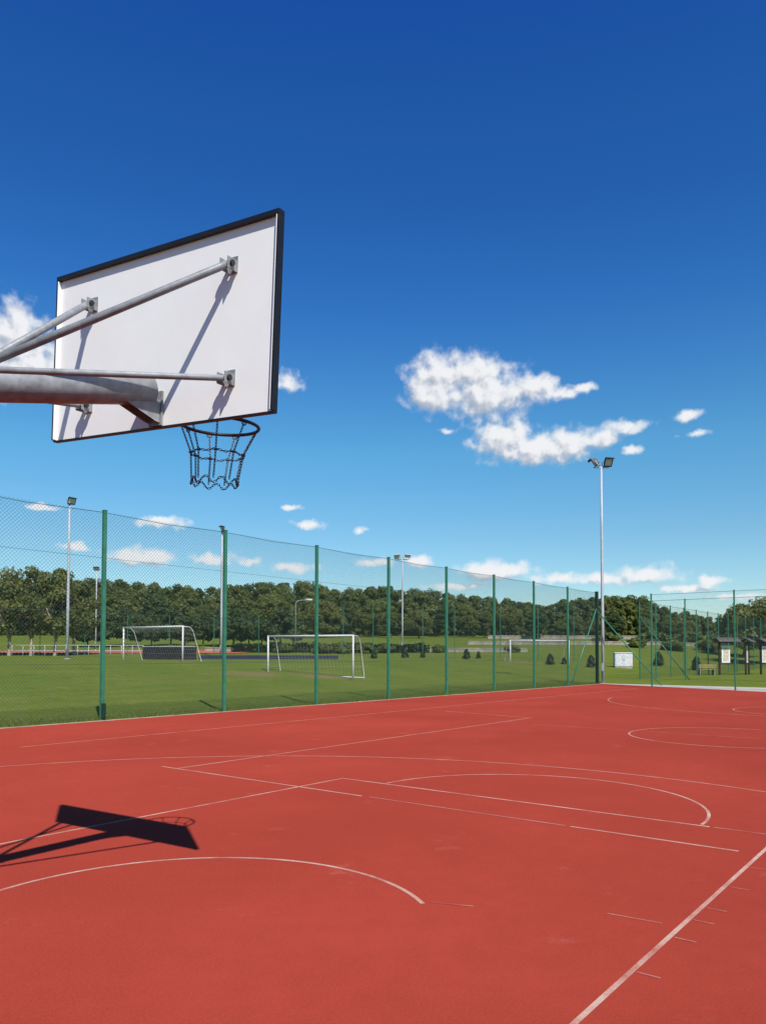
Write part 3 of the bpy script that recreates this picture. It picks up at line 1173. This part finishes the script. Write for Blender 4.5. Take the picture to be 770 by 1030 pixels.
def make_tree(name, h, rad, trunk_h, nclump, nleaf, leaf, leafmat, barkmat, fork=0, tr=0.16):
    e = empty(name, (0, 0, 0))
    p, nr, tint, cs = crown_points(trunk_h + (h - trunk_h) * 0.12, h, rad, nclump, nleaf)
    v, f = leaf_quads(p, nr, leaf)
    b = MB()
    lean = rng.normal(0, 0.05, 2) * trunk_h
    top = Vector((lean[0], lean[1], trunk_h))
    b.tube([(0, 0, -0.3), (0, 0, 0.1), (lean[0] * .3, lean[1] * .6, trunk_h * .5), top], [tr * 1.5, tr * 1.15, tr, tr * .85], 9)
    if fork:
        for k in range(fork):
            a = 2 * math.pi * k / fork + rng.uniform(-.4, .4)
            q = top + Vector((math.cos(a) * rad * .5, math.sin(a) * rad * .5, (h - trunk_h) * .42))
            m_ = top.lerp(q, .5) + Vector((0, 0, .25))
            b.tube([top - Vector((0, 0, .15)), m_, q], [tr * .7, tr * .5, tr * .3], 7)
            for j in range(3):
                c = cs[rng.integers(0, len(cs))]
                b.tube([m_.lerp(q, .3 * j), Vector((c[0], c[1], c[2]))], [tr * .32, tr * .1], 5)
    else:
        b.tube([top, (lean[0], lean[1], trunk_h + (h - trunk_h) * .7)], [tr * .85, tr * .3], 8)
        for k in range(0, len(cs), 2):
            c = cs[k]
            s = Vector((lean[0], lean[1], trunk_h + (c[2] - trunk_h) * .55))
            b.tube([s, s.lerp(Vector(c[:3]), .55) + Vector((0, 0, -.1)), Vector(c[:3])], [tr * .38, tr * .25, tr * .1], 5)
    b.build('trunk', barkmat, e)
    link_mesh('crown', np_mesh('crown', v, f, leafmat, tint), e)
    return e


def set_tree(e, p, rz, s, label, cat, group=None, sz=None):
    e.location = p
    e.rotation_euler = (0, 0, rz)
    e.scale = (s, s, sz or s)
    tag(e, label, cat, group)


# the row of forked trees on the left
TL = [(9, 74, 8.6, 'forked tree with pale trunk at the left picture edge'),
      (31, 75, 8.8, 'forked tree with pale trunk, second in the left row'),
      (55, 74, 8.5, 'forked tree with reddish trunk just left of the left floodlight mast'),
      (75, 77, 7.6, 'lower forked tree just right of the left floodlight mast')]
for i, (px, dp, hh, lab) in enumerate(TL):
    t = make_tree('broadleaf_tree', hh, 3.1, 1.7, 30, 4600, 0.20, M['leaf_olive'], M['bark'], 4, 0.15)
    set_tree(t, at(px, dp), rng.uniform(0, 6), 1.0, lab, 'tree', 'forked trees in a row on the left')
t0 = make_tree('broadleaf_tree', 8.3, 3.2, 1.7, 30, 4600, 0.20, M['leaf_olive'], M['bark'], 4, 0.15)
set_tree(t0, at(-14, 75), 1.0, 1.0, 'olive crown half cut off by the left picture edge', 'tree', 'forked trees in a row on the left')

# top of the wood along the picture (column, row of its skyline)
SKYL = [(-80, 580), (0, 584), (40, 584), (62, 584), (100, 583), (130, 586), (145, 583), (160, 588), (200, 590), (220, 590), (240, 588), (275, 584),
        (300, 584), (330, 588), (345, 592), (365, 591), (375, 589), (400, 591), (440, 594), (470, 598), (500, 600), (520, 602),
        (540, 607), (556, 607), (566, 604), (580, 602), (600, 599), (625, 597), (645, 600), (660, 606), (680, 613), (700, 619),
        (722, 622), (735, 618), (750, 612), (770, 608), (860, 606)]
sx_, sy_ = np.array([s[0] for s in SKYL], float), np.array([s[1] for s in SKYL], float)


def skyline(px):
    return float(np.interp(px, sx_, sy_))


# far wood: one mass of crowns
vv, ff, tt = [], [], []
off = 0
for row, (dep, frac, step) in enumerate([(162, 0.72, 27), (172, 0.84, 25), (184, 0.93, 22), (198, 1.0, 14), (203, 1.0, 17)]):
    px = -95 + row * 9
    while px < 860:
        x = px + rng.uniform(-6, 6)
        p = at(x, dep + rng.uniform(-4, 4))
        ytop = 640 - (640 - skyline(x)) * frac * (1 if row >= 3 else rng.uniform(.88, 1.04)) + (rng.uniform(-1, 2.5) if row >= 3 else 0)
        ztop = CAM.z + (658.4 - ytop) / FPX * dep
        h = max(ztop - p.z, 4)
        rad = h * rng.uniform(.30, .42)
        q, nr, tint, cs = crown_points(0.4, h, rad, 26, 4200)
        v, f = leaf_quads(q, nr, 0.36)
        vv.append(v + np.array([p.x, p.y, p.z]))
        ff.append(f + off)
        off += len(v)
        tr_t = rng.uniform(0, 1)
        tt.append(np.clip(tint * .35 + tr_t * .65, 0, 1))
        px += step * rng.uniform(.8, 1.2)
wood = link_mesh('wood', np_mesh('wood', np.concatenate(vv), np.concatenate(ff), M['leaf_wood'], np.concatenate(tt)))
tag(wood, 'dense dark green wood filling the hill behind the sports field', 'wood', kind='stuff')

# trees one can tell apart along the front of the wood
protos = [make_tree('broadleaf_tree', 9.0, 3.9, 1.3, 48, 13000, 0.23, M['leaf'], M['bark_dark'], 0, 0.22),
          make_tree('broadleaf_tree', 9.0, 3.3, 1.6, 42, 11000, 0.23, M['leaf_wood'], M['bark_dark'], 0, 0.22),
          make_tree('broadleaf_tree', 9.0, 4.4, 1.0, 54, 14000, 0.23, M['leaf_olive'], M['bark_dark'], 0, 0.24),
          make_tree('broadleaf_tree', 9.0, 3.0, 1.2, 38, 10000, 0.23, M['leaf_blue'], M['bark_dark'], 0, 0.20)]
used = [False] * 4
px = 88
i = 0
while px < 700:
    k = i % 4
    e = protos[k] if not used[k] else copy_tree(protos[k])
    used[k] = True
    x = px + random.uniform(-5, 5)
    dp = random.uniform(138, 152)
    p = at(x, dp)
    yt = 640 - (640 - skyline(x)) * random.uniform(.42, .80)
    h = CAM.z + (658.4 - yt) / FPX * dp - p.z
    s = max(h, 3.5) / 9.0
    set_tree(e, p, random.uniform(0, 6), s * random.uniform(1.0, 1.35), 'leafy broadleaf tree in the front row of the dark wood', 'tree', 'trees along the front of the wood', s)
    px += random.uniform(17, 30)
    i += 1

# lower dark trees in front of the wood, behind the left goal
low = make_tree('broadleaf_tree', 5.0, 2.3, 0.5, 30, 5200, 0.19, M['leaf_blue'], M['bark_dark'], 0, 0.12)
px, i = 88, 0
while px < 306:
    e = low if i == 0 else copy_tree(low)
    s = random.uniform(.72, 1.08)
    set_tree(e, at(px, random.uniform(98, 108)), random.uniform(0, 6), s * random.uniform(1.0, 1.3), 'low dark bushy tree in the row behind the left goal, before the taller wood', 'tree', 'low dark trees behind the left goal', s)
    px += random.uniform(12, 20)
    i += 1

# olive trees at the right edge
for (px, dp, hh, rad, lab) in [(772, 84, 7.4, 4.6, 'tall olive green tree cut by the right picture edge'),
                               (748, 96, 6.6, 3.6, 'lower round tree just left of the tall tree at the right edge')]:
    t = make_tree('broadleaf_tree', hh, rad, 1.5, 44, 6000, 0.28, M['leaf_olive'], M['bark_dark'], 3, 0.2)
    set_tree(t, at(px, dp), rng.uniform(0, 6), 1.0, lab, 'tree')

# mid-field bushes and small conifers
def make_conifer():
    e = empty('conifer', (0, 0, 0))
    n = 1500
    f = rng.uniform(0, 1, n) ** 1.0
    an = rng.uniform(0, 2 * math.pi, n)
    rr = 0.40 * (1 - f) ** 0.5 * (0.7 + 0.3 * np.sin(an * 3 + f * 9)) * rng.uniform(.45, 1.15, n) + .02
    p = np.c_[rr * np.cos(an), rr * np.sin(an), 0.06 + f * 0.98]
    nr = np.c_[np.cos(an), np.sin(an), rng.uniform(-.2, .8, n)]
    nr /= np.linalg.norm(nr, axis=1)[:, None]
    v, fc_ = leaf_quads(p, nr, 0.075, 2.0)
    b = MB()
    b.tube([(0, 0, -.05), (0, 0, .5), (0, 0, .95)], [.035, .025, .008], 7)
    b.build('trunk', M['bark_dark'], e)
    link_mesh('crown', np_mesh('crown', v, fc_, M['needle'], rng.uniform(0, 1, n)), e)
    return e


con = make_conifer()
CN = [(376, 66, 0.85), (407, 70, 1.0), (425, 70, 0.75), (469, 68, 1.0), (481, 70, 0.7), (553, 66, 1.05), (567, 68, 0.7), (594, 66, 1.15), (662, 74, 1.5), (700, 70, 1.4)]
CLAB = ['small dark conifer right of the middle goal', 'small dark conifer beside the distant two-headed floodlight mast', 'short conifer left of the fifth green fence post',
        'small conifer between two green fence posts left of the right goal', 'short conifer close left of a green post, by the right goal', 'dark conifer standing inside the outline of the right goal',
        'short conifer at the right upright of the right goal', 'tall dark conifer directly left of the corner post', 'large dark conifer right of the white cabinet', 'dark conifer beside the yellow bench']
for i, (px, dp, h) in enumerate(CN):
    e = con if i == 0 else copy_tree(con)
    set_tree(e, at(px, dp), i * 1.3, h * 0.95, CLAB[i], 'conifer', 'small conifers on the field edge', h * 0.85)


def make_bush(rad, h, nl, mat):
    q, nr, tint, cs = crown_points(0.1, h - rad * .15, rad, 16, nl, 1.0)
    v, f = leaf_quads(q, nr, 0.16)
    e = empty('bush', (0, 0, 0))
    link_mesh('crown', np_mesh('crown', v, f, mat, tint), e)
    b = MB()
    for k in range(5):
        a = k * 1.26
        b.tube([(0, 0, -.05), (math.cos(a) * rad * .3, math.sin(a) * rad * .3, h * .35), (math.cos(a) * rad * .55, math.sin(a) * rad * .55, h * .7)], [.04, .03, .01], 6)
    b.build('stem', M['bark_dark'], e)
    return e


bu = make_bush(1.1, 1.25, 1500, M['leaf_wood'])
BS = [(325, 82, 1.0, 'dark low bush behind the left half of the middle goal'), (345, 83, 1.1, 'dark low bush behind the right half of the middle goal'),
      (366, 82, 1.0, 'low bush just right of the middle goal'), (388, 84, .9, 'low bush left of the fourth green fence post'),
      (441, 86, .8, 'low bush by the stone wall left of the fifth green post'), (514, 86, .8, 'low bush by the left upright of the right goal'), (285, 84, .9, 'low bush behind the left end of the middle goal')]
for i, (px, dp, s, lab) in enumerate(BS):
    e = bu if i == 0 else copy_tree(bu)
    set_tree(e, at(px, dp), i * 2.1, s * 1.25, lab, 'bush', 'low bushes behind the middle goal', s)

for i, (px, dp, s) in enumerate([(612, 118, 1.5), (640, 104, 1.2), (655, 122, 1.7), (676, 100, 1.3), (693, 118, 1.8), (712, 104, 1.4), (724, 120, 1.8)]):
    e = copy_tree(bu)
    set_tree(e, at(px, dp), i * 1.7, s * 1.4, 'rounded dark bush on the grass slope right of the tallest floodlight mast', 'bush', 'bushes on the slope at the right', s)

# long hedge across the field edge
hx = list(range(236, 431, 4))
q_, n2, t2, o2 = [], [], [], at(236, 85)
for x in hx:
    pp = at(x, 85) - o2
    k = 170
    c = np.array(pp) + np.c_[rng.uniform(-.35, .35, (k, 2)), rng.uniform(0.02, rng.uniform(.8, 1.15), k)]
    q_.append(c)
    t2.append(rng.uniform(0, .5, k) + .3 * (math.sin(x * .13) > 0))
c = np.concatenate(q_)
nn = rng.normal(size=c.shape) + np.array([0, 0, .4])
nn /= np.linalg.norm(nn, axis=1)[:, None]
v, f = leaf_quads(c, nn, 0.17)
e = empty('hedge', o2)
tag(e, 'long low dark hedge across the far field edge behind the middle goal', 'hedge')
link_mesh('foliage', np_mesh('foliage', v, f, M['needle'], np.concatenate(t2)), e)

# ------------------------------------------------------------------ small things at the right
def info_board(px, dp, rz, label):
    e = empty('notice_board', at(px, dp), rz)
    tag(e, label, 'notice board', 'roofed notice boards at the right')
    for s in (-1, 1):
        b = MB()
        b.box((0, s * .62, 1.25), (0.13, 0.13, 2.6), bev=0.01)
        b.build('post', M['wood_dark'], e)
    b = MB()
    for s in (-1, 1):
        R = Matrix.Rotation(s * 0.5, 3, 'Y')
        b.box((s * 0.26, 0, 2.74), (0.66, 1.75, 0.05), R, 0.01)
    b.build('roof', M['roof'], e)
    b = MB()
    b.box((0, 0, 2.55), (0.10, 1.4, 0.10), bev=0.01)
    b.box((0, 0, 0.86), (0.06, 1.1, 0.08), bev=0.01)
    b.build('crosspiece', M['wood_dark'], e)
    b = MB()
    b.box((-0.005, 0.12, 1.62), (0.05, 0.66, 1.32), bev=0.006)
    dp = b.build('display_panel', M['white'], e)
    b = MB()
    b.box((-0.034, 0.12, 1.60), (0.008, 0.44, 1.06), bev=0.002)
    b.build('poster', M['poster'], dp)
    return e


view = math.atan2(F2[1], F2[0])
info_board(731, 60, view + 0.05, 'roofed notice board with white panel, leftmost and broadest of three')
info_board(751, 61, view + 0.95, 'roofed notice board turned sideways between two others')
info_board(769, 62, view + 0.6, 'roofed notice board cut off by the right picture edge')

e = empty('bench', at(709.5, 59.5), view + math.pi / 2)
tag(e, 'yellow wooden bench on the grass left of the notice boards', 'bench')
b = MB()
for k in range(3):
    b.box((0, -0.14 + .14 * k, 0.45), (1.35, 0.12, 0.045), bev=0.008)
b.build('seat', M['yellow'], e)
b = MB()
for k in range(2):
    b.box((0, 0.22, 0.62 + .15 * k), (1.35, 0.04, 0.11), bev=0.008)
b.build('backrest', M['yellow'], e)
for s in (-1, 1):
    b = MB()
    b.box((s * .55, 0, 0.21), (0.07, 0.36, 0.42), bev=0.008)
    b.box((s * .55, 0.25, 0.45), (0.06, 0.05, 0.85), bev=0.008)
    b.build('leg', M['stone'], e)

e = empty('cabinet', at(626, 68), view)
tag(e, 'white utility cabinet standing on the grass right of the tallest floodlight mast', 'cabinet')
b = MB()
b.box((0, 0, 0.72), (0.6, 1.55, 1.2), bev=0.02)
b.build('body', M['cabinet'], e)
for s in (-1, 1):
    b = MB()
    b.box((-0.312, s * .375, 0.72), (0.02, 0.70, 1.08), bev=0.006)
    d = b.build('door', M['cabinet'], e)
    b = MB()
    b.box((-0.335, s * .08, 0.74), (0.03, 0.03, 0.16), bev=0.005)
    b.build('handle', M['lamp'], d)
b = MB()
b.box((0, 0, 1.345), (0.7, 1.66, 0.045), bev=0.008)
b.build('roof', M['white'], e)
b = MB()
b.box((0, 0, 0.03), (0.56, 1.48, 0.16))
b.build('plinth', M['stone'], e)

# ------------------------------------------------------------------ grass blades along the fence foot
nb = 52000
u = rng.uniform(-8, 37, nb)
w = 12.30 + rng.exponential(1.1, nb)
keep = (w < 19)
u, w = u[keep], w[keep]
nb = len(u)
z = terrain(u, w)
h = rng.uniform(0.025, 0.06, nb) * np.clip(1.25 - (w - 12.3) / 5, .15, 1) + np.where(np.abs(w - FW) < 0.18, rng.uniform(0, 0.09, nb), 0)
an = rng.uniform(0, 2 * math.pi, nb)
wd = rng.uniform(0.006, 0.012, nb)
le = rng.normal(0, 0.025, (nb, 2))
A = np.c_[u - np.cos(an) * wd, w - np.sin(an) * wd, z - .005]
B = np.c_[u + np.cos(an) * wd, w + np.sin(an) * wd, z - .005]
Cc = np.c_[u + le[:, 0], w + le[:, 1], z + h]
vs = np.stack([A, B, Cc], 1).reshape(-1, 3)
gm = leaf_mat('grass_blade', (0.130, 0.180, 0.024, 1), (0.260, 0.265, 0.058, 1), 0.5)
gb = link_mesh('grass_blades', np_mesh('grass_blades', vs, np.arange(nb * 3).reshape(nb, 3), gm, rng.uniform(0, 1, nb)))
tag(gb, 'short green grass growing along the foot of the fence', 'grass', kind='stuff')
